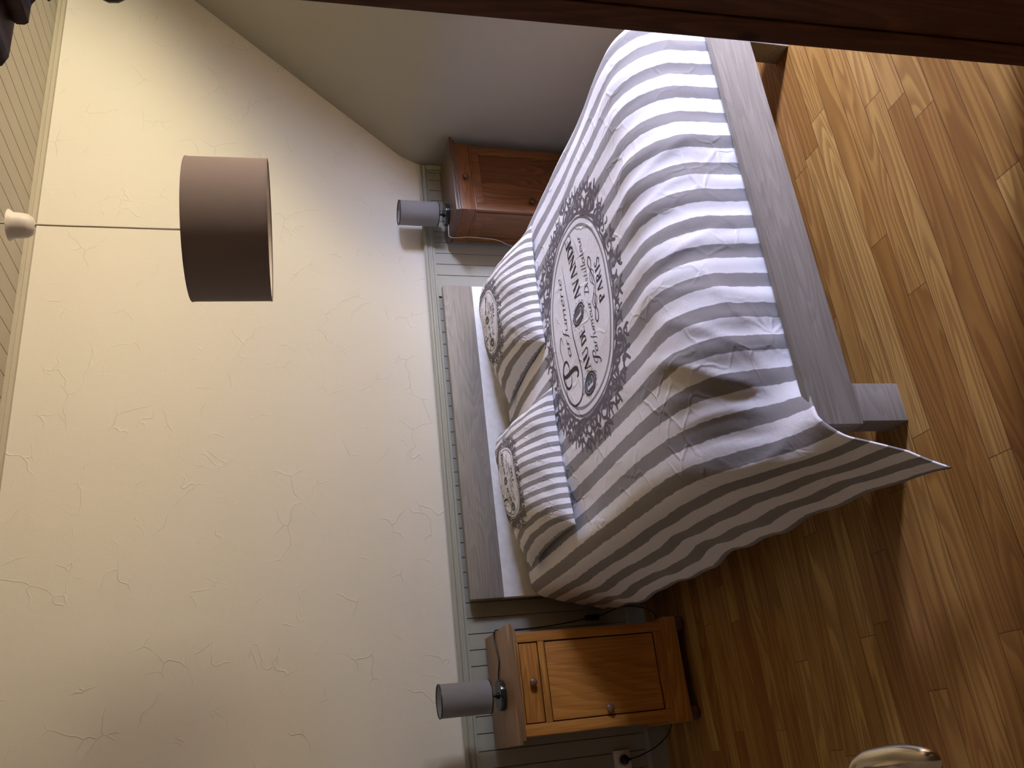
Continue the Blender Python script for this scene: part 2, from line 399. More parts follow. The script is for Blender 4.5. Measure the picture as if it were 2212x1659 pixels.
dh = obj('door_handle', bm, BRASS, door, 60); dh['label'] = 'satin metal lever handle'

# ------------------------------------------------------------------ bed
BX0, BX1 = 0.625, 2.175
bed = thing('bed', 'low double bed with grey oak frame and white headboard panel', 'bed', (1.4, -1.0, 0))
def loc(o, T):                    # put parts modelled in room coordinates under an empty
    o.matrix_parent_inverse = Matrix.Translation(T).inverted(); return o
BT = Vector((1.4, -1.0, 0))
def part(name, bm, m, T=BT, root=bed, smooth=35): return loc(obj(name, bm, m, root, smooth), T)
def bbox(*b, bev=0.002):
    bm = bmesh.new(); add_box(bm, *b, bev); return bm
hb = part('headboard', bbox(BX0, BX1, -0.10, -0.06, 0.664, 0.812), GREYOAK)
hp = obj('headboard_panel', bbox(BX0+0.001, BX1-0.001, -0.098, -0.062, 0.20, 0.6645, bev=0.001), WHITEBOARD, hb); hp['label'] = 'white lower panel of the headboard'
part('side_rail', bbox(0.672, 0.70, -1.94, -0.098, 0.16, 0.30), GREYOAK)
part('side_rail', bbox(2.10, 2.128, -1.94, -0.098, 0.16, 0.30), GREYOAK)
part('footboard', bbox(0.672, 2.128, -1.965, -1.9395, 0.162, 0.305), GREYOAK)
for x0, x1 in ((0.690, 0.797), (2.003, 2.11)):
    part('leg', bbox(x0, x1, -1.939, -1.86, 0.0, 0.160), GREYOAK)
    part('leg', bbox(x0, x1, -0.16, -0.10, 0.0, 0.2), GREYOAK_Z)
part('slat_base', boxes((0.70, 2.10, -1.935, -0.10, 0.18, 0.22)), MATTR)
bm = bmesh.new(); add_box(bm, 0.755, 2.05, -1.74, -0.112, 0.222, 0.47, 0.06, 4)
tag(obj('mattress', bm, MATTR, None, 60), 'white mattress hidden under the striped duvet', 'mattress')

# ---- duvet surface: s runs across the bed, t from the head end to the foot end (metres of cloth)
XE0, XE1 = 0.70, 2.065
Z0 = 0.553; Y0 = -0.13; TT = 2.05
S0, S1 = XE0-0.43, XE1+0.40
FOLDS = [(0.80, 1.93, 0.98, 1.50, 0.020, 0.016), (0.78, 1.92, 0.90, 1.52, -0.012, 0.013), (0.84, 1.94, 1.10, 1.62, 0.013, 0.012), (0.74, 1.90, 0.80, 1.50, 0.014, 0.014),
         (0.70, 1.92, 0.70, 1.55, -0.009, 0.014), (0.90, 1.96, 1.22, 1.76, 0.011, 0.011), (0.66, 1.94, 0.60, 1.62, 0.008, 0.012), (1.05, 1.93, 1.18, 1.60, 0.009, 0.012),
         (1.30, 1.93, 1.20, 1.55, 0.010, 0.011), (1.48, 1.92, 1.42, 1.58, 0.009, 0.010), (1.62, 1.93, 1.50, 1.52, 0.010, 0.012), (1.86, 1.93, 1.80, 1.56, 0.008, 0.012)]
def duvet_end(s):
    # where the foot hem lies: from behind the board over its corner to the loose tip
    pts = [(0.27, -2.165, 0.135), (0.42, -2.115, 0.19), (0.56, -2.05, 0.265), (0.68, -1.995, 0.320), (0.80, -1.97, 0.335), (1.0, -1.95, 0.33)]
    if s <= pts[0][0]: return pts[0][1:]
    for p, q in zip(pts, pts[1:]):
        if s <= q[0]:
            u = (s-p[0])/(q[0]-p[0]); return lerp(p[1], q[1], u), lerp(p[2], q[2], u)
    return pts[-1][1:]
def duvet_pt(s, t):
    # cross profile
    if s < XE0:
        d = XE0-s; R = 0.10; th = min(d/R, math.radians(71)); ex = d-R*math.radians(71)
        x = XE0-R*math.sin(th); z = Z0-R*(1-math.cos(th)); drop = d
        if ex > 0: x -= ex*math.cos(math.radians(71)); z -= ex*math.sin(math.radians(71))
    elif s > XE1:
        d = s-XE1; R = 0.08; th = min(d/R, math.radians(84)); ex = d-R*math.radians(84)
        x = XE1+R*math.sin(th); z = Z0-R*(1-math.cos(th)); drop = d
        if ex > 0: x += ex*math.cos(math.radians(84)); z -= ex*math.sin(math.radians(84))
    else:
        x = s; z = Z0; drop = 0
    side = 1 if s < 1.4 else -1
    # puff of the filling
    inn = sm(XE0-0.05, XE0+0.30, s)*sm(XE1+0.05, XE1-0.30, s)
    z += 0.022*inn*sm(0, 0.3, t)
    z += 0.008*noise.noise(Vector((s*3.1, t*2.3, 4.0)))+0.005*noise.noise(Vector((s*7, t*6, 1.0)))
    # foot end
    wS = 1-sm(0.62, 0.98, s)            # 1: free-hanging side, 0: tucked behind the footboard
    tb = 1.60; R = 0.19; A = math.radians(74)
    g = sm(1.35, TT, t)**1.3
    ey, ez = duvet_end(s)
    y_s = Y0-t+(ey-(Y0-TT))*g; z_s = z+(ez-z)*g
    d = max(0.0, t-tb); th = min(d/R, A); ex = d-R*A
    y_t = Y0-min(t, tb)-R*math.sin(th); z_t = z-R*(1-math.cos(th))
    if ex > 0:
        y_t -= ex*math.cos(A)*0.3; z_t -= ex*math.sin(A)
    y = lerp(y_t, y_s, wS); z = lerp(z_t, z_s, wS)
    # side skirt with faint waves along its hem
    if s < XE0:
        f = sm(0.05, 0.43, drop)
        x += f*(0.007*math.sin(t*11+1.0)+0.004*math.sin(t*29+0.4)+0.010*noise.noise(Vector((t*5, s*3, 7))))
        z += f*(0.006*math.sin(t*6.0)+0.003*math.sin(t*25.0))
        z += f*0.02*(1-sm(0.0, 0.5, t)); x += f*0.02*(1-sm(0.0, 0.4, t))
        x -= f*0.012*sm(1.6, 2.0, t)
    # gathers over the foot edge
    fe = sm(1.36, 1.72, t)*(1-sm(1.98, 2.1, t)*0.5)*(1-wS)
    w1 = noise.noise(Vector((s*9.0, t*1.6, 11)))+0.6*noise.noise(Vector((s*21.0, t*3.0, 3)))
    kk = fe*0.011*w1
    th = min(max(0.0, t-tb)/R, A)
    y -= kk*math.sin(th); z += kk*math.cos(th)
    # folds fanning out from the corner of the footboard (start s,t; end s,t; height; half width)
    for fs0, ft0, fs1, ft1, am, wd in FOLDS:
        vx, vy = fs1-fs0, ft1-ft0; L2 = vx*vx+vy*vy
        u = ((s-fs0)*vx+(t-ft0)*vy)/L2
        if -0.1 < u < 1.1:
            q = ((s-fs0)*vy-(t-ft0)*vx)/math.sqrt(L2)-0.012*math.sin(u*5+fs1*20)
            e = am*0.5*sm(-0.1, 0.25, u)*sm(1.1, 0.4, u)*math.exp(-(q/wd)**2)
            z += e; y -= e*0.5
    # stay above the footboard corner
    return Vector((x, y, z))
def duvet_n(s, t):
    e = 0.004
    a = duvet_pt(s+e, t)-duvet_pt(s-e, t); b = duvet_pt(s, t+e)-duvet_pt(s, t-e)
    return b.cross(a).normalized() if b.cross(a).length > 1e-12 else Vector((0, 0, 1))

SC, TC = 1.390, 1.205+Y0      # middle of the printed oval; cloth t = -y + Y0
TC = 1.208+Y0
OA, OB = 0.352, 0.305

# ------------------------------------------------------------------ printed motif (2-D strokes in metres around the oval's middle)
def ribbon(pts, w0, w1=None, taper=True, n=10, cap=0.25):
    """stroke along a smooth path; width swells in the middle"""
    P = spline([(p[0], p[1], 0) for p in pts], n); out = []
    m = len(P)
    for i, q in enumerate(P):
        t = (P[min(i+1, m-1)]-P[max(i-1, 0)]); t = t.normalized() if t.length > 0 else Vector((1, 0, 0))
        nn = Vector((-t.y, t.x, 0)); u = i/(m-1)
        ww = (w0 if w1 is None else lerp(w0, w1, u))
        if taper: ww *= cap+(1-cap)*math.sin(PI*u)**0.8
        out.append((q+nn*ww/2, q-nn*ww/2))
    return [[(a.x, a.y) for a in (out[i][0], out[i][1], out[i+1][1], out[i+1][0])] for i in range(m-1)]
def seg(x0, y0, x1, y1, w): return ribbon([(x0, y0), (x1, y1)], w, taper=False, n=3)
def arc(cx, cy, rx, ry, a0, a1, w, tap=True, cap=0.25, m=9):
    pts = [(cx+rx*math.cos(math.radians(lerp(a0, a1, i/(m-1)))), cy+ry*math.sin(math.radians(lerp(a0, a1, i/(m-1))))) for i in range(m)]
    return ribbon(pts, w, taper=tap, n=3, cap=cap)
TK, TN, SF = 0.21, 0.07, 0.10
def serif(x, y, w=0.30): return seg(x-w/2, y, x+w/2, y, 0.045)
GL = {
 'E': (0.72, lambda: seg(.16,0,.16,1,TK)+seg(.05,.975,.62,.975,.05)+seg(.05,.025,.66,.025,.05)+seg(.16,.52,.5,.52,.05)+seg(.60,.975,.60,.80,.04)+seg(.64,.025,.64,.22,.04)+seg(.5,.43,.5,.61,.035)),
 'A': (0.86, lambda: seg(.10,0,.42,1,TN)+seg(.42,1,.74,0,TK)+seg(.2,.33,.62,.33,.045)+serif(.10,.02)+serif(.74,.02,.34)),
 'U': (0.84, lambda: seg(.18,.3,.18,1,TK)+arc(.43,.30,.25,.28,180,360,.10,False)+seg(.68,.3,.68,1,TN)+serif(.18,.98,.34)+serif(.68,.98,.26)),
 'D': (0.84, lambda: seg(.18,0,.18,1,TK)+arc(.22,.5,.50,.475,90,-90,.19,True,.25,13)+serif(.16,.02)+serif(.16,.98)),
 'L': (0.68, lambda: seg(.18,0,.18,1,TK)+serif(.18,.98,.34)+seg(.05,.025,.62,.025,.05)+seg(.60,.025,.60,.25,.04)),
 'V': (0.82, lambda: seg(.12,1,.42,0,TK)+seg(.42,0,.70,1,TN)+serif(.12,.98,.34)+serif(.70,.98,.26)),
 'N': (0.88, lambda: seg(.16,0,.16,1,TN)+seg(.16,1,.72,0,TK)+seg(.72,0,.72,1,TN)+serif(.16,.02,.26)+serif(.12,.98,.26)+serif(.72,.98,.26)),
 'P': (0.72, lambda: seg(.18,0,.18,1,TK)+arc(.22,.74,.38,.235,90,-90,.16,True,.3,11)+serif(.18,.02,.34)+serif(.16,.98)),
 'R': (0.82, lambda: seg(.18,0,.18,1,TK)+arc(.22,.74,.38,.235,90,-90,.16,True,.3,11)+seg(.40,.5,.70,0,.14)+serif(.18,.02,.34)+serif(.16,.98)+serif(.72,.02,.2)),
 'I': (0.40, lambda: seg(.2,0,.2,1,TK)+serif(.2,.02,.34)+serif(.2,.98,.34)),
 'S': (0.62, lambda: ribbon([(.52,.80),(.40,.97),(.20,.94),(.10,.77),(.22,.58),(.42,.44),(.54,.25),(.42,.05),(.20,.03),(.08,.22)], .15, cap=.4, n=4)),
 'a': (0.50, lambda: arc(.21,.23,.17,.21,40,400,.07,True,.6,15)+ribbon([(.40,.46),(.38,.15),(.42,.02),(.52,.06)], .065, cap=.5, n=4)),
 'r': (0.38, lambda: seg(.12,0,.12,.46,.06)+ribbon([(.12,.28),(.22,.44),(.34,.45)], .065, cap=.5, n=4)),
 'f': (0.34, lambda: ribbon([(.40,.96),(.28,1.0),(.20,.82),(.17,.3),(.12,-.15),(.0,-.22)], .065, cap=.4, n=4)+seg(.04,.45,.34,.45,.035)),
 'u': (0.50, lambda: ribbon([(.08,.46),(.08,.14),(.18,.02),(.32,.12),(.38,.3)], .065, cap=.5, n=4)+ribbon([(.40,.46),(.39,.12),(.50,.03)], .06, cap=.5, n=4)),
 'm': (0.72, lambda: seg(.08,0,.08,.46,.06)+ribbon([(.08,.28),(.2,.46),(.31,.38),(.32,0)], .06, cap=.5, n=4)+ribbon([(.32,.28),(.44,.46),(.56,.38),(.56,.08),(.66,.03)], .06, cap=.5, n=4)),
 'e': (0.42, lambda: ribbon([(.08,.22),(.34,.27),(.30,.43),(.16,.43),(.07,.22),(.18,.02),(.38,.10)], .06, cap=.5, n=5)),
 'i': (0.24, lambda: ribbon([(.10,.46),(.10,.12),(.22,.03)], .065, cap=.6, n=4)+seg(.10,.62,.10,.69,.07)),
 's': (0.38, lambda: ribbon([(.32,.40),(.18,.46),(.10,.34),(.26,.18),(.22,.02),(.04,.05)], .06, cap=.5, n=4)),
 't': (0.32, lambda: ribbon([(.14,.80),(.12,.16),(.18,.02),(.30,.07)], .065, cap=.5, n=4)+seg(.02,.46,.30,.46,.035)),
 'l': (0.24, lambda: ribbon([(.10,1.0),(.10,.12),(.22,.03)], .065, cap=.5, n=4)),
}
def flourP():
    return ribbon([(.62,1.02),(.50,.98),(.44,.7),(.40,.2),(.30,-.04),(.14,-.06),(.10,.06)], .14, cap=.3, n=6)+ \
           ribbon([(.30,.45),(.10,.55),(.08,.82),(.30,1.02),(.62,1.08),(.86,.92),(.84,.66),(.62,.52),(.50,.56)], .085, cap=.3, n=6)
GL['Q'] = (0.85, flourP)            # swash capital P
def flourD():
    return seg(.26,.05,.34,.95,.07)+ribbon([(.05,.12),(.30,.02),(.62,.16),(.74,.5),(.60,.84),(.30,.98),(.06,.86)], .09, cap=.3, n=6)
GL['q'] = (0.78, flourD)            # swash capital D
def text(st, x, y, h, sp=1.0, slant=0.0, width=None, centre=True, rise=0.0):
    adv = [GL[c][0]*sp if c != ' ' else 0.45 for c in st]; tot = sum(adv)
    kx = h if width is None else width/tot
    ox = x-(tot*kx/2 if centre else 0); out = []; cx = 0
    for c, a in zip(st, adv):
        if c != ' ':
            for q in GL[c][1]():
                out.append([(ox+(cx+px+py*slant)*kx, y+py*h+rise*(cx/tot)) for px, py in q])
        cx += a
    return out
def oval_pt(phi, k=1.0):
    c, s_ = math.cos(phi), math.sin(phi); e = 2/2.25
    return (OA*k*math.copysign(abs(c)**e, c), OB*k*math.copysign(abs(s_)**e, s_))
def motif():
    """dark strokes, light strokes of the whole print for an oval OA x OB"""
    D, Lg = [], []
    rnd = random.Random(5)
    # wreath of scrolls and leaves
    NP = 36
    for i in range(NP):
        phi = 2*PI*i/NP
        px, py = oval_pt(phi, 1.03)
        ox, oy = oval_pt(phi, 1.2); nx, ny = ox-px, oy-py; L = math.hypot(nx, ny); nx /= L; ny /= L
        tx, ty = -ny, nx
        amp = 0.45+0.55*max(abs(math.cos(phi))**6, 0.9*math.exp(-((abs(math.sin(2*phi))-1)/0.25)**2), 0.75*abs(math.sin(phi))**20)
        R = 0.098*amp*(0.85+0.3*rnd.random()); sg = 1 if i % 2 else -1
        def Q(u, v): return (px+tx*u*sg+nx*v, py+ty*u*sg+ny*v)
        # scroll with a fat back
        pts = []
        for k in range(13):
            a = -0.9+k*0.55; rr = R*0.36*(1-k/14.5)
            pts.append(Q(R*0.10+rr*math.cos(a), R*0.42+rr*math.sin(a)))
        D += ribbon([Q(-R*0.55, 0.02*R), Q(-R*0.15, 0.0)]+pts, 0.0085*(0.6+amp*0.8), n=3, cap=0.25)
        # rounded curling leaves
        for (u0, v0, u1, v1, u2, v2, ww) in ((-.25,.0,-.55,.35,-.35,.62,.27), (.35,.1,.62,.35,.50,.66,.22), (-.05,.75,-.22,.95,-.02,1.08,.20), (-.6,.0,-.15,.10,.45,.02,.20), (.1,.72,.30,.86,.34,1.05,.17)):
            j = 0.85+0.3*rnd.random()
            D += ribbon([Q(u0*R, v0*R), Q(u1*R*j, v1*R*j), Q(u2*R*j, v2*R*j)], ww*R*0.72, n=4, cap=0.3)
        if amp > 0.72:
            for u2, v2 in ((-.42, 1.22), (.45, 1.15), (.05, 1.36)):
                D += ribbon([Q(0, .8*R), Q(u2*R*0.8, 1.0*R), Q(u2*R, v2*R)], .13*R, n=4, cap=0.45)
    # wording
    T = []
    T += text('arfumerie', 0.065, 0.120, 0.058, 0.95, 0.35, 0.33)
    T += [[(x_*0.130-0.200, y_*0.130+0.095) for x_, y_ in q] for q in flourP()]
    T += ribbon([(-0.15, 0.215), (-0.22, 0.225), (-0.275, 0.16), (-0.275, 0.08), (-0.20, 0.052), (-0.05, 0.068), (0.10, 0.082), (0.27, 0.092)], 0.0075, n=10, cap=0.2)
    T += ribbon([(-0.10, 0.205), (-0.02, 0.228), (0.02, 0.205), (-0.02, 0.187)], 0.005, n=8)
    T += text('AU', -0.174, -0.044, 0.062, 1.0, 0, 0.088)
    T += text('DE', -0.087, -0.044, 0.054, 1.0, 0, 0.062)
    T += text('AVANDE', 0.190, -0.044, 0.062, 0.98, 0, 0.255)
    T += text('Qarfumeur', -0.125, -0.128, 0.045, 0.95, 0.35, 0.235)
    T += text('qistillateur', 0.135, -0.128, 0.045, 0.95, 0.35, 0.245)
    T += text('PARIS', 0.02, -0.245, 0.044, 1.15, 0, 0.165)
    # swirl above PARIS
    for m_ in (1, -1):
        T += ribbon([(0.02, -0.177), (0.02+m_*0.05, -0.162), (0.02+m_*0.10, -0.177), (0.02+m_*0.125, -0.162), (0.02+m_*0.105, -0.148), (0.02+m_*0.06, -0.168), (0.02+m_*0.02, -0.184), (0.02, -0.194)], 0.0055, n=8, cap=0.3)
        T += ribbon([(0.02, -0.187), (0.02+m_*0.04, -0.148), (0.02+m_*0.075, -0.162), (0.02+m_*0.05, -0.187), (0.02+m_*0.02, -0.167)], 0.0035, n=8, cap=0.3)
    # engraved initials: oval frame, hatching and a light letter
    for cx, ch in ((-0.262, 'E'), (0.006, 'L')):
        cy = -0.008
        T += arc(cx, cy, 0.036, 0.052, 0, 360, 0.007, False, m=25)
        T += arc(cx, cy, 0.028, 0.043, 0, 360, 0.003, False, m=25)
        for k in range(26):
            yy = cy-0.040+k*0.0032; hw = 0.026*math.sqrt(max(0, 1-((yy-cy)/0.042)**2))
            T += seg(cx-hw, yy, cx+hw, yy, 0.0022)
        for k in range(70):
            a = rnd.random()*2*PI; e = 1.08+0.35*rnd.random()**2
            x_, y_ = cx+0.038*e*math.cos(a), cy+0.054*e*math.sin(a)
            T += seg(x_, y_, x_+0.0035, y_+0.002, 0.0028)
        Lg += [[(cx-0.020+x_*0.054, cy-0.027+y_*0.054) for x_, y_ in q] for q in GL[ch][1]()]
    return D, T, Lg
MOT = motif()
PRINT = plain('grey_violet_print', (0.165, 0.148, 0.168), 0.9)
PRINT_T = plain('dark_lettering_print', (0.055, 0.050, 0.060), 0.9)
PRINT_L = plain('light_print', (0.78, 0.77, 0.79), 0.9)

def cloth(name, pt, nrm, s0, s1, t0, t1, ns, nt, thick, mats, centre, k, parent=None, closed=True, printed=True, cover=None):
    """grid cloth with an inner layer and the print laid on as part of the same mesh; uv = metres from the oval's middle / k"""
    V, Fc, UV, MI = [], [], [], []
    cs, ct = centre
    def uvw(s, t): return ((s-cs)/k, -(t-ct)/k)
    P = [[pt(lerp(s0, s1, i/ns), lerp(t0, t1, j/nt)) for j in range(nt+1)] for i in range(ns+1)]
    NR = [[nrm(lerp(s0, s1, i/ns), lerp(t0, t1, j/nt)) for j in range(nt+1)] for i in range(ns+1)]
    def idx(i, j, l=0): return l*(ns+1)*(nt+1)+i*(nt+1)+j
    for i in range(ns+1):
        for j in range(nt+1): V.append(P[i][j])
    if thick:
        for i in range(ns+1):
            for j in range(nt+1):
                e = min(i/ns, 1-i/ns, j/nt, 1-j/nt); th = thick*(0.25+0.75*sm(0, 0.06, e))
                V.append(P[i][j]-NR[i][j]*th)
    def f(a, m=0, uv=None):
        Fc.append(a); MI.append(m); UV.append(uv)
    def uvof(i, j): return uvw(lerp(s0, s1, i/ns), lerp(t0, t1, j/nt))
    for i in range(ns):
        for j in range(nt):
            q = ((i, j), (i, j+1), (i+1, j+1), (i+1, j))
            f([idx(*c) for c in q], 0, [uvof(*c) for c in q])
            if thick:
                f([idx(*c, 1) for c in q[::-1]], 0, [uvof(*c) for c in q[::-1]])
    if thick:
        rim = [(i, 0) for i in range(ns)]+[(ns, j) for j in range(nt)]+[(i, nt) for i in range(ns, 0, -1)]+[(0, j) for j in range(nt, 0, -1)]
        for a, b in zip(rim, rim[1:]+rim[:1]):
            f([idx(*a), idx(*b), idx(*b, 1), idx(*a, 1)], 0, [uvof(*a), uvof(*b), uvof(*b), uvof(*a)])
    if printed:
        for m, quads, lift in ((1, MOT[0], 0.0006), (2, MOT[1], 0.0008), (3, MOT[2], 0.0013)):
            for q in quads:
                ids, uvs = [], []
                for (x_, y_) in q:
                    s, t = cs+x_*k, ct-y_*k
                    V.append(pt(s, t)+nrm(s, t)*lift); ids.append(len(V)-1); uvs.append((x_, y_))
                f(ids, m, uvs)
    me = bpy.data.meshes.new(name); me.from_pydata([tuple(v) for v in V], [], Fc)
    lay = me.uv_layers.new(name='uv'); li = 0
    for uv in UV:
        for c in uv: lay.data[li].uv = c; li += 1
    for p_, m in zip(me.polygons, MI): p_.material_index = m; p_.use_smooth = True
    me.update()
    return link(name, me, mats, parent)

FAB = mat_fabric('striped_cotton', 0.095, OA, OB, phase=0.010)
duv = cloth('duvet', duvet_pt, duvet_n, S0, S1, 0.0, TT, 190, 190, 0.022, [FAB, PRINT, PRINT_T, PRINT_L], (SC, TC), 1.0)
tag(duv, 'grey and white striped duvet with printed oval label hanging over bed', 'duvet')

# ------------------------------------------------------------------ pillows (one shell each: upper and lower side)
KP = 0.47
FABP = mat_fabric('striped_cotton_pillow', 0.047/KP, OA, OB, phase=0.01, k=1/1.0)
def pillow(label, corners, hmid, seed, med, sag=0.0):
    """corners: back-left, back-right, front-right, front-left in room coordinates"""
    bl, br, fr, fl = [Vector(c) for c in corners]
    size = 0.63
    def base(u, v):      # u 0..1 left-right, v 0..1 back-front
        bu = 1-0.0; 
        cu = 0.5+(u-0.5)*(1-0.07*(1-(2*v-1)**2)); cv = 0.5+(v-0.5)*(1-0.07*(1-(2*u-1)**2))
        a = bl.lerp(br, cu); b = fl.lerp(fr, cu); return a.lerp(b, cv)
    def thick(u, v):
        U, Vv = abs(2*u-1), abs(2*v-1)
        return max(0.0, (1-U**2.6)*(1-Vv**2.6))**0.55
    def wr(u, v):
        e = 1-thick(u, v)
        return 0.010*noise.noise(Vector((u*5+seed, v*5, seed)))+e*0.008*noise.noise(Vector((u*14, v*14, seed)))+0.006*math.sin(u*19+v*9+seed)*sm(0.55, 0.95, v)*thick(u, v)
    def top(s, t):
        u, v = s/size, t/size
        p = base(u, v); h = thick(u, v)
        p = p+Vector((0, 0, hmid*h+wr(u, v)*min(1, h*2)))
        return p
    def bot(s, t):
        u, v = s/size, t/size
        p = base(u, v); h = thick(u, v)
        return p-Vector((0, 0, 0.035*h))
    def nr(fn):
        def g_(s, t):
            e = 0.003; a = fn(s+e, t)-fn(s-e, t); b = fn(s, t+e)-fn(s, t-e); c = b.cross(a)
            return c.normalized() if c.length > 1e-12 else Vector((0, 0, 1))
        return g_
    o = cloth('pillow', top, nr(top), 0, size, 0, size, 70, 70, 0, [FABP, PRINT, PRINT_T, PRINT_L], (size*med[0], size*med[1]), KP)
    # underside joined into the same mesh
    n0 = len(o.data.vertices)
    bm = bmesh.new(); bm.from_mesh(o.data); uvl = bm.loops.layers.uv[0]
    m = 40; G = [[bm.verts.new(bot(size*i/m, size*j/m)) for j in range(m+1)] for i in range(m+1)]
    for i in range(m):
        for j in range(m):
            fc = bm.faces.new((G[i][j], G[i+1][j], G[i+1][j+1], G[i][j+1])); fc.smooth = True
            for lp, (a, b) in zip(fc.loops, ((i, j), (i+1, j), (i+1, j+1), (i, j+1))):
                lp[uvl].uv = ((size*a/m-size*0.5)/KP, -(size*b/m-size*0.5)/KP+2)
    bm.to_mesh(o.data); bm.free()
    tag(o, label, 'pillow', 'striped pillows lying against the headboard')
    # overlapping hem of the pillowcase along the front edge
    bm = bmesh.new(); row0, row1 = [], []
    return o
pillow('striped pillow with printed oval, the one nearer the honey pine nightstand',
       [(0.70, -0.30, 0.585), (1.36, -0.13, 0.62), (1.27, -0.87, 0.592), (0.72, -0.90, 0.585)], 0.115, 3.0, (0.50, 0.42))
pillow('striped pillow with printed oval, the one nearer the sloping wall',
       [(1.45, -0.27, 0.585), (2.12, -0.13, 0.62), (1.99, -0.90, 0.592), (1.47, -0.85, 0.585)], 0.115, 8.0, (0.50, 0.42))

# ------------------------------------------------------------------ left nightstand
def knob(r=0.016, depth=0.026):
    bm = bmesh.new()
    add_lathe(bm, [(0.0001, 0), (r*0.5, 0), (r*0.45, depth*0.35), (r*0.95, depth*0.55), (r, depth*0.75), (r*0.75, depth*0.95), (0.0001, depth)], axis='y', n=24)
    return bm
NL = thing('nightstand', 'honey pine nightstand with a drawer and a tall plain door, left of the bed', 'nightstand', (0.248, -0.215, 0))
NT = Vector((0.248, -0.215, 0))
def npart(name, bm, m, parent=NL): return loc(obj(name, bm, m, parent, 35), NT) if parent == NL else obj(name, bm, m, parent, 35)
bm = bmesh.new(); add_box(bm, 0.031, 0.467, -0.422, -0.036, 0.732, 0.753, 0.005); add_box(bm, 0.044, 0.454, -0.411, -0.036, 0.716, 0.7325, 0.006)
o = npart('top', bm, HONEY_TOP); o['label'] = 'worn duller top'
Y = -0.400
bm = boxes((0.060, 0.074, -0.384, -0.040, 0.10, 0.7155), (0.418, 0.432, -0.384, -0.040, 0.10, 0.7155), (0.074, 0.418, -0.05, -0.040, 0.10, 0.7155), (0.074, 0.418, -0.384, -0.05, 0.10, 0.115), (0.074, 0.418, -0.384, -0.05, 0.612, 0.624))
npart('carcass', bm, HONEY)
npart('stile', bbox(0.058, 0.100, Y, -0.3845, 0.10, 0.716, bev=0.004), HONEY)
npart('stile', bbox(0.396, 0.434, Y, -0.3845, 0.10, 0.716, bev=0.004), HONEY)
for z0, z1 in ((0.708, 0.716), (0.604, 0.629), (0.103, 0.139)):
    npart('front_rail', bbox(0.1002, 0.3958, Y+0.001, -0.3845, z0, z1, bev=0.0015), HONEY_X)
dr = npart('drawer', bbox(0.1035, 0.3925, Y+0.005, -0.386, 0.6325, 0.7050, bev=0.003), HONEY_X)
o = obj('knob', knob(0.015), KNOBW, dr, 60); o.location = (0.247, Y+0.004, 0.668)
dd = npart('door', bbox(0.1035, 0.3925, Y+0.005, -0.386, 0.1430, 0.6000, bev=0.005), HONEY)
o = obj('knob', knob(0.016), KNOBW, dd, 60); o.location = (0.126, Y+0.004, 0.374)
bm = bmesh.new(); add_box(bm, 0.048, 0.448, -0.412, -0.040, 0.040, 0.098, 0.003); add_box(bm, 0.052, 0.442, -0.407, -0.040, 0.0975, 0.104, 0.003)
npart('plinth', bm, HONEY_X)
for x_, y_ in ((0.078, -0.385), (0.420, -0.385), (0.078, -0.07), (0.420, -0.07)):
    bm = bmesh.new(); add_lathe(bm, [(0.0001, 0), (0.018, 0), (0.029, 0.012), (0.029, 0.026), (0.02, 0.0405), (0.0001, 0.0405)], (x_, y_, 0), 24)
    npart('bun_foot', bm, BUNW)

# ------------------------------------------------------------------ right nightstand (local coordinates: front at y=0, turned slightly)
NR_ = thing('nightstand', 'reddish pine nightstand with panelled door, in the corner right of the bed', 'nightstand', (2.470, -0.318, 0), math.radians(3.0))
W2, D2 = 0.470, 0.270
def rp(name, bm, m, parent=NR_): return obj(name, bm, m, parent, 35)
bm = bmesh.new(); add_box(bm, 0.0, W2, -0.012, D2, 0.741, 0.758, 0.004); add_box(bm, 0.008, W2-0.008, -0.006, D2, 0.728, 0.742, 0.005)
rp('top', bm, RED_TOP)['label'] = 'dark polished top'
bm = bmesh.new(); add_box(bm, 0.018, W2-0.030, 0.004, D2, 0.655, 0.728, 0.003); add_box(bm, 0.014, W2-0.026, 0.0, D2, 0.646, 0.656, 0.004)
fz = rp('frieze_drawer', bm, RED_X)
KNOBD = plain('dark_turned_wood', (0.07, 0.035, 0.02), 0.3)
o = obj('knob', knob(0.015, 0.024), KNOBD, fz, 60); o.location = (0.215, 0.004, 0.691)
bm = boxes((0.022, 0.036, 0.026, D2, 0.06, 0.646), (W2-0.048, W2-0.034, 0.026, D2, 0.06, 0.646), (0.036, W2-0.048, D2-0.012, D2, 0.06, 0.646), (0.036, W2-0.048, 0.026, D2-0.012, 0.06, 0.075))
rp('carcass', bm, RED)
# framed left side
bm = bmesh.new()
for b in ((0.016, 0.0222, 0.028, 0.060, 0.06, 0.646), (0.016, 0.0222, D2-0.035, D2, 0.06, 0.646), (0.016, 0.0222, 0.060, D2-0.035, 0.60, 0.646)): add_box(bm, *b, 0.002)
rp('side_frame', bm, RED)
bm = bmesh.new(); xa, xb = 0.020, W2-0.036
for b in ((xa, xa+0.045, 0.008, 0.0255, 0.09, 0.645), (xb-0.048, xb, 0.008, 0.0255, 0.09, 0.645), (xa+0.045, xb-0.048, 0.008, 0.0255, 0.607, 0.645), (xa+0.045, xb-0.048, 0.008, 0.0255, 0.09, 0.14)): add_box(bm, *b, 0.003)
dd2 = rp('door', bm, RED)
REDP = wood('reddish_pine_panel', (0.21, 0.082, 0.027), (0.13, 0.048, 0.016), (0.045, 0.016, 0.006), 'z', 1.1, 0.4, 0.45, ringk=0.6)
bm = bmesh.new(); add_box(bm, xa+0.0455, xb-0.0485, 0.0195, 0.0245, 0.1405, 0.6065)
obj('door_panel', bm, REDP, dd2, 35)
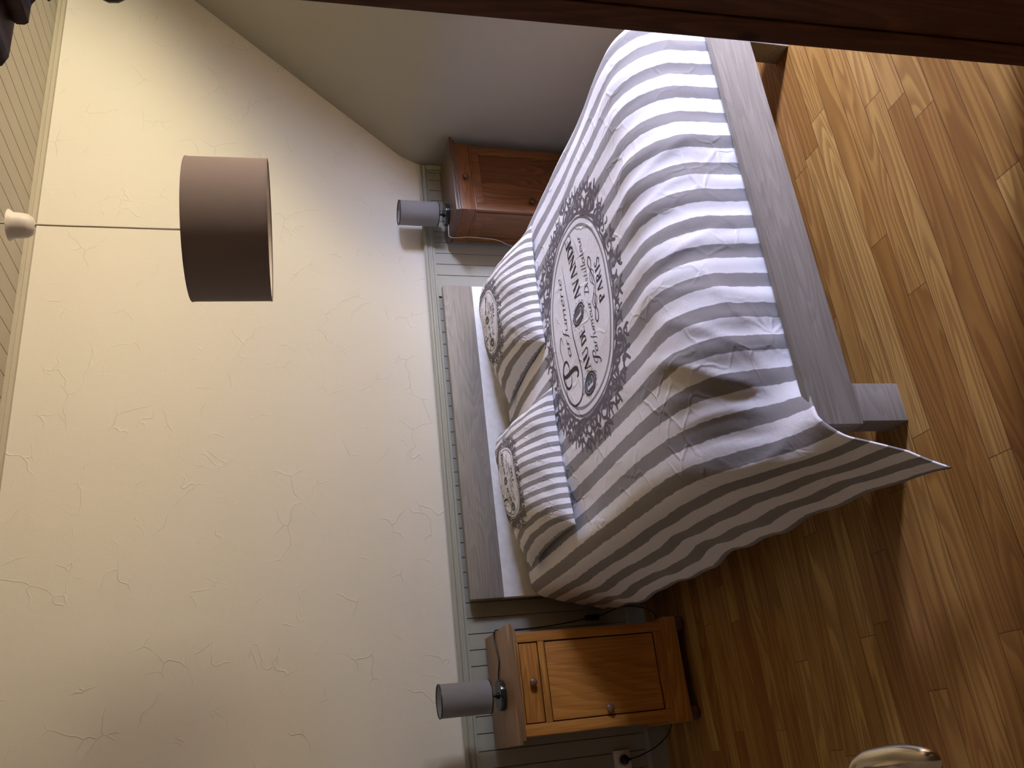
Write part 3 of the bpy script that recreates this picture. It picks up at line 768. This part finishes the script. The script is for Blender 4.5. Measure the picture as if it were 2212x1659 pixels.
o = obj('knob', knob(0.016, 0.026), KNOBD, dd2, 60); o.location = (xa+0.072, 0.0195, 0.354)
bm = bmesh.new(); add_box(bm, 0.006, W2-0.02, -0.004, D2, 0.0, 0.085, 0.004)
rp('plinth', bm, RED_X)

# ------------------------------------------------------------------ table lamps
def table_lamp(label, loc_, group='small table lamps'):
    L = thing('table_lamp', label, 'lamp', loc_, 0, group)
    bm = bmesh.new(); add_lathe(bm, [(0.0001, 0), (0.056, 0), (0.0575, 0.003), (0.0575, 0.019), (0.056, 0.022), (0.0001, 0.0225)], n=64)
    obj('base', bm, BLACKGLOSS, L, 40)
    bm = bmesh.new(); add_lathe(bm, [(0.0001, 0.0222), (0.012, 0.0225), (0.012, 0.028), (0.0055, 0.031), (0.0055, 0.052), (0.014, 0.056), (0.014, 0.098), (0.0001, 0.099)], n=24)
    obj('stem', bm, BLACK, L, 40)
    bm = bmesh.new(); add_lathe(bm, [(0.010, 0.098), (0.014, 0.115), (0.024, 0.138), (0.027, 0.156), (0.022, 0.175), (0.012, 0.185), (0.0001, 0.188)], n=24)
    obj('bulb', bm, BULB, L, 60)
    bm = bmesh.new()
    add_lathe(bm, [(0.0625, 0.057), (0.0625, 0.255), (0.0617, 0.255), (0.0617, 0.057), (0.0625, 0.057)], n=72)
    sh = obj('shade', bm, LSHADE, L, 40)
    for z in (0.255, 0.057):
        bm = bmesh.new()
        add_lathe(bm, [(0.0608, z-0.002), (0.0642, z-0.002), (0.0642, z+0.002), (0.0608, z+0.002), (0.0608, z-0.002)], n=72)
        if z > 0.1: obj('shade_ring', bm, BLACK, sh, 40)
    for k in range(3):
        a = k*2*PI/3+0.4; add_tube(bm, [(0.013*math.cos(a), 0.013*math.sin(a), 0.060), (0.0615*math.cos(a), 0.0615*math.sin(a), 0.058)], 0.0012, 6)
    obj('shade_ring', bm, BLACK, sh, 40)
    return L
LP1 = Vector((0.220, -0.268, 0.753)); LP2 = Vector((2.572, -0.138, 0.758))
l1 = table_lamp('small grey cylinder shade lamp on the honey pine nightstand left of the bed', LP1)
l2 = table_lamp('small grey cylinder shade lamp on the reddish nightstand in the corner', LP2)
def cable(pts, root, org, m=CABLE, r=0.0028):
    bm = bmesh.new(); add_tube(bm, [Vector(q)-org for q in spline(pts, 8)], r, 8); return obj('cord', bm, m, root, 60)
c1 = cable([(0.262, -0.236, 0.757), (0.30, -0.235, 0.757), (0.345, -0.265, 0.757), (0.39, -0.245, 0.757), (0.44, -0.225, 0.757), (0.468, -0.235, 0.755), (0.474, -0.22, 0.735), (0.480, -0.15, 0.64), (0.49, -0.10, 0.50), (0.505, -0.07, 0.36), (0.515, -0.06, 0.30)], l1, LP1)
bm = bmesh.new(); add_box(bm, 0.504-LP1.x, 0.530-LP1.x, -0.075-LP1.y, -0.055-LP1.y, 0.235-LP1.z, 0.300-LP1.z, 0.007, 3)
obj('cord_switch', bm, BLACK, c1, 60)
cable([(0.518, -0.065, 0.238), (0.535, -0.075, 0.19), (0.550, -0.085, 0.13), (0.545, -0.095, 0.06), (0.515, -0.13, 0.008), (0.47, -0.15, 0.004), (0.30, -0.16, 0.004), (0.10, -0.14, 0.004), (0.040, -0.11, 0.004), (0.00, -0.075, 0.02), (-0.035, -0.055, 0.07), (-0.058, -0.050, 0.14), (-0.066, -0.048, 0.185)], l1, LP1)
bm = bmesh.new(); add_lathe(bm, [(0.0001, 0.0), (0.018, 0.0), (0.018, 0.014), (0.013, 0.026), (0.0001, 0.030)], (-0.066-LP1.x, -0.0245-LP1.y, 0.203-LP1.z), 24, 'y')
add_tube(bm, [Vector((-0.066, -0.045, 0.205))-LP1, Vector((-0.066, -0.048, 0.18))-LP1], [0.009, 0.005], 10)
obj('plug', bm, BLACK, l1, 60)
cable([(2.514, -0.138, 0.762), (2.475, -0.13, 0.762), (2.452, -0.12, 0.757), (2.4475, -0.12, 0.72), (2.448, -0.13, 0.66), (2.452, -0.12, 0.58), (2.45, -0.11, 0.50), (2.44, -0.06, 0.38), (2.43, -0.05, 0.20), (2.43, -0.05, 0.03)], l2, LP2, WCABLE, 0.002)

# wall socket
so = thing('wall_socket', 'white double wall socket on the wainscot behind the lamp plug', 'socket', (-0.075, -0.014, 0.208))
obj('plate', bbox(-0.062, 0.047, -0.009, 0.0, -0.037, 0.037, bev=0.002), WPLASTIC, so, 40)
for cx in (0.009,):
    bm = bmesh.new(); add_lathe(bm, [(0.0265, 0.0092), (0.0285, 0.0125), (0.0245, 0.0125), (0.0225, 0.0092)], (cx, 0, -0.004), 32, 'y')
    obj('outlet_ring', bm, WPLASTIC, so, 40)

# ------------------------------------------------------------------ pendant lamp
PX, PY = 1.552, -1.40
PZ0, PZ1, PR = 1.627, 1.858, 0.216
TILT = []
pl = thing('pendant_lamp', 'dark taupe drum shade pendant lamp hanging on a thin cord above the bed', 'lamp', (PX, PY, PZ0))
bm = bmesh.new(); h = PZ1-PZ0
add_lathe(bm, [(PR, 0), (PR, h), (PR-0.0012, h), (PR-0.0012, 0), (PR, 0)], n=128)
ps = obj('shade', bm, PSHADE, pl, 40); TILT.append(ps)
bm = bmesh.new(); add_lathe(bm, [(PR-0.0014, 0.0005), (PR-0.0014, h-0.0005), (PR-0.0022, h-0.0005), (PR-0.0022, 0.0005), (PR-0.0014, 0.0005)], n=128)
obj('shade_lining', bm, PLINING, ps, 40)['label'] = 'white inside lining'
for z in (0.0, h):
    bm = bmesh.new()
    add_lathe(bm, [(PR-0.003, z-0.002), (PR+0.0012, z-0.002), (PR+0.0012, z+0.0015), (PR-0.003, z+0.0015), (PR-0.003, z-0.002)], n=128)
    obj('shade_rim', bm, PSHADE, ps, 40)
bm = bmesh.new()
for k in range(3):
    a = k*2*PI/3+0.5; add_tube(bm, [(0.02*math.cos(a), 0.02*math.sin(a), h-0.03), ((PR-0.002)*math.cos(a), (PR-0.002)*math.sin(a), h-0.005)], 0.0016, 6)
add_lathe(bm, [(0.0001, h+0.01), (0.012, h+0.005), (0.02, h-0.02), (0.02, h-0.075), (0.0001, h-0.075)], n=24)
TILT.append(obj('bulb_holder', bm, WPLASTIC, pl, 60))
bm = bmesh.new(); add_lathe(bm, [(0.0001, h-0.075), (0.013, h-0.076), (0.016, h-0.09), (0.030, h-0.125), (0.030, h-0.14), (0.02, h-0.16), (0.0001, h-0.167)], n=24)
TILT.append(obj('bulb', bm, BULB, pl, 60))
vd = Vector((PX, PY-EYE.y, 0)).normalized()      # the drum hangs a little askew
rq = Matrix.Rotation(math.radians(-1.9), 4, vd) @ Matrix.Rotation(math.radians(-1.1), 4, Vector((vd.y, -vd.x, 0)))
for o in TILT: o.matrix_local = Matrix.Translation((0, 0, h)) @ rq @ Matrix.Translation((0, 0, -h))
bm = bmesh.new(); add_tube(bm, spline([(0, 0, h), (-0.003, 0, 0.45), (-0.006, 0, 0.65), (-0.004, 0, CZ-PZ0)], 6), 0.0032, 8)
obj('cord', bm, WCABLE, pl, 60)
bm = bmesh.new(); zc = 2.276-PZ0
add_lathe(bm, [(r_, h_*0.78) for r_, h_ in ((0.004, 0), (0.012, 0.0005), (0.026, 0.009), (0.034, 0.024), (0.0365, 0.045), (0.0375, 0.070), (0.044, 0.082), (0.046, 0.0855), (0.042, 0.086), (0.034, 0.07), (0.030, 0.025), (0.004, 0.006))], (-0.012, 0, zc), 48)
o = obj('ceiling_cup', bm, WPLASTIC, pl, 60); o['label'] = 'white bell cup slid down the cord'
bm = bmesh.new(); add_lathe(bm, [(0.0001, CZ-PZ0-0.02), (0.012, CZ-PZ0-0.018), (0.02, CZ-PZ0), (0.0001, CZ-PZ0)], (-0.004, 0, 0), 20)
obj('ceiling_hook', bm, WPLASTIC, pl, 60)

# ------------------------------------------------------------------ wardrobe right of the camera, a little racked with age
AX0, AX1, AYF, AYB, AH = 1.048, 1.80, -2.80, -3.38, 2.02
ward = thing('wardrobe', 'tall dark stained pine wardrobe with moulded cornice in the right foreground', 'wardrobe', ((AX0+AX1)/2, (AYF+AYB)/2, 0))
WTv = Vector(((AX0+AX1)/2, (AYF+AYB)/2, 0))
def wpart(name, bm, m, parent=ward):
    for v in bm.verts: v.co.x -= 0.036*v.co.z
    if parent is ward: return loc(obj(name, bm, m, parent, 35), WTv)
    return obj(name, bm, m, parent, 35)
bm = bmesh.new()
add_box(bm, AX0, AX0+0.022, AYB, AYF-0.045, 0.10, 1.885, 0.0015); wpart('side_panel', bm, WARD)
bm = bmesh.new(); add_box(bm, AX0-0.003, AX0+0.07, AYF-0.044, AYF, 0.0, 1.885, 0.002, 3); wpart('front_post', bm, WARD)
bm = bmesh.new(); add_box(bm, AX1-0.07, AX1, AYF-0.044, AYF, 0.0, 1.885, 0.004); wpart('front_post', bm, WARD)
bm = bmesh.new(); add_box(bm, AX0-0.003, AX0+0.05, AYB-0.001, AYB+0.044, 0.0, 0.10, 0.004); wpart('leg', bm, WARD)
bm = bmesh.new(); add_box(bm, AX1-0.05, AX1, AYB-0.001, AYB+0.044, 0.0, 0.10, 0.004); wpart('leg', bm, WARD)
bm = bmesh.new(); add_box(bm, AX1-0.022, AX1, AYB, AYF-0.045, 0.10, 1.885, 0.002); wpart('side_panel', bm, WARD)
wpart('carcass', boxes((AX0+0.023, AX1-0.023, AYB, AYB+0.012, 0.10, 1.885), (AX0+0.023, AX1-0.023, AYB+0.012, AYF-0.045, 0.10, 0.12), (AX0+0.023, AX1-0.023, AYB+0.012, AYF-0.045, 1.865, 1.885)), WARD)
bm = bmesh.new(); add_box(bm, AX0+0.071, AX1-0.071, AYF-0.04, AYF-0.004, 0.10, 0.22, 0.003); wpart('plinth', bm, WARD_X)
xm = (AX0+AX1)/2
for x0, x1, kx in ((AX0+0.073, AX1-0.073, 1),):
    bm = bmesh.new()
    for b in ((x0, x0+0.09, AYF-0.030, AYF-0.002, 0.225, 1.88), (x1-0.09, x1, AYF-0.030, AYF-0.002, 0.225, 1.88), (x0+0.09, x1-0.09, AYF-0.030, AYF-0.002, 0.225, 0.34), (x0+0.09, x1-0.09, AYF-0.030, AYF-0.002, 1.78, 1.88), (x0+0.09, x1-0.09, AYF-0.030, AYF-0.002, 0.98, 1.07)): add_box(bm, *b, 0.003)
    d_ = wpart('door', bm, WARD)
    for z0, z1 in ((0.34, 0.98), (1.07, 1.78)):
        bm = bmesh.new(); add_box(bm, x0+0.09, x1-0.09, AYF-0.022, AYF-0.012, z0, z1); wpart('door_panel', bm, WARD, d_)
    bm = bmesh.new(); add_box(bm, (x1-0.05 if kx > 0 else x0+0.035), (x1-0.035 if kx > 0 else x0+0.05), AYF-0.002, AYF+0.004, 0.98, 1.06, 0.002); wpart('escutcheon', bm, HINGEM, d_)
    hx = x0-0.004 if kx > 0 else x1+0.004
    for zc in (1.732, 0.125):
        bm = bmesh.new()
        sg = 1 if kx > 0 else -1; hx0 = AX0 if kx > 0 else AX1
        add_lathe(bm, [(0.0001, -0.102), (0.004, -0.098), (0.006, -0.088), (0.005, -0.076), (0.003, -0.072), (0.005, -0.066), (0.005, 0.062), (0.004, 0.080)], (hx0+sg*0.010, AYF+0.006, zc), 20)
        add_lathe(bm, [(0.0001, 0.058), (0.010, 0.064), (0.0155, 0.074), (0.0165, 0.086), (0.012, 0.097), (0.0001, 0.101)], (hx0+sg*0.001, AYF+0.014, zc), 24)
        wpart('hinge', bm, HINGEM)
# moulded cornice swept round front and sides (profile: projection, height)
prof = [(-0.015, 1.880), (0.010, 1.880), (0.019, 1.883), (0.0215, 1.888), (0.0195, 1.892), (0.0185, 1.897), (0.0195, 1.901), (0.025, 1.908), (0.031, 1.912), (0.041, 1.914), (0.043, 1.919), (0.043, 1.928), (0.040, 1.934), (0.058, 1.936), (0.072, 1.941), (0.080, 1.950), (0.082, 1.962), (0.079, 1.975), (0.070, 1.984), (0.070, 2.0), (-0.015, 2.0)]
bm = bmesh.new(); rings = []
for p_, z_ in prof:
    rings.append([bm.verts.new(q) for q in ((AX0-p_, AYB, z_), (AX0-p_, AYF+p_, z_), (AX1+p_, AYF+p_, z_), (AX1+p_, AYB, z_))])
for i in range(len(rings)-1):
    for k in range(3): bm.faces.new((rings[i][k], rings[i][k+1], rings[i+1][k+1], rings[i+1][k]))
bm.faces.new([r_[0] for r_ in rings]); bm.faces.new([r_[3] for r_ in rings][::-1])
co_ = wpart('cornice', bm, WARD_X)
bm = bmesh.new(); add_box(bm, AX0+0.016, AX1-0.016, AYB, AYF-0.02, 1.886, 1.9, 0.0); wpart('wardrobe_top', bm, WARD)
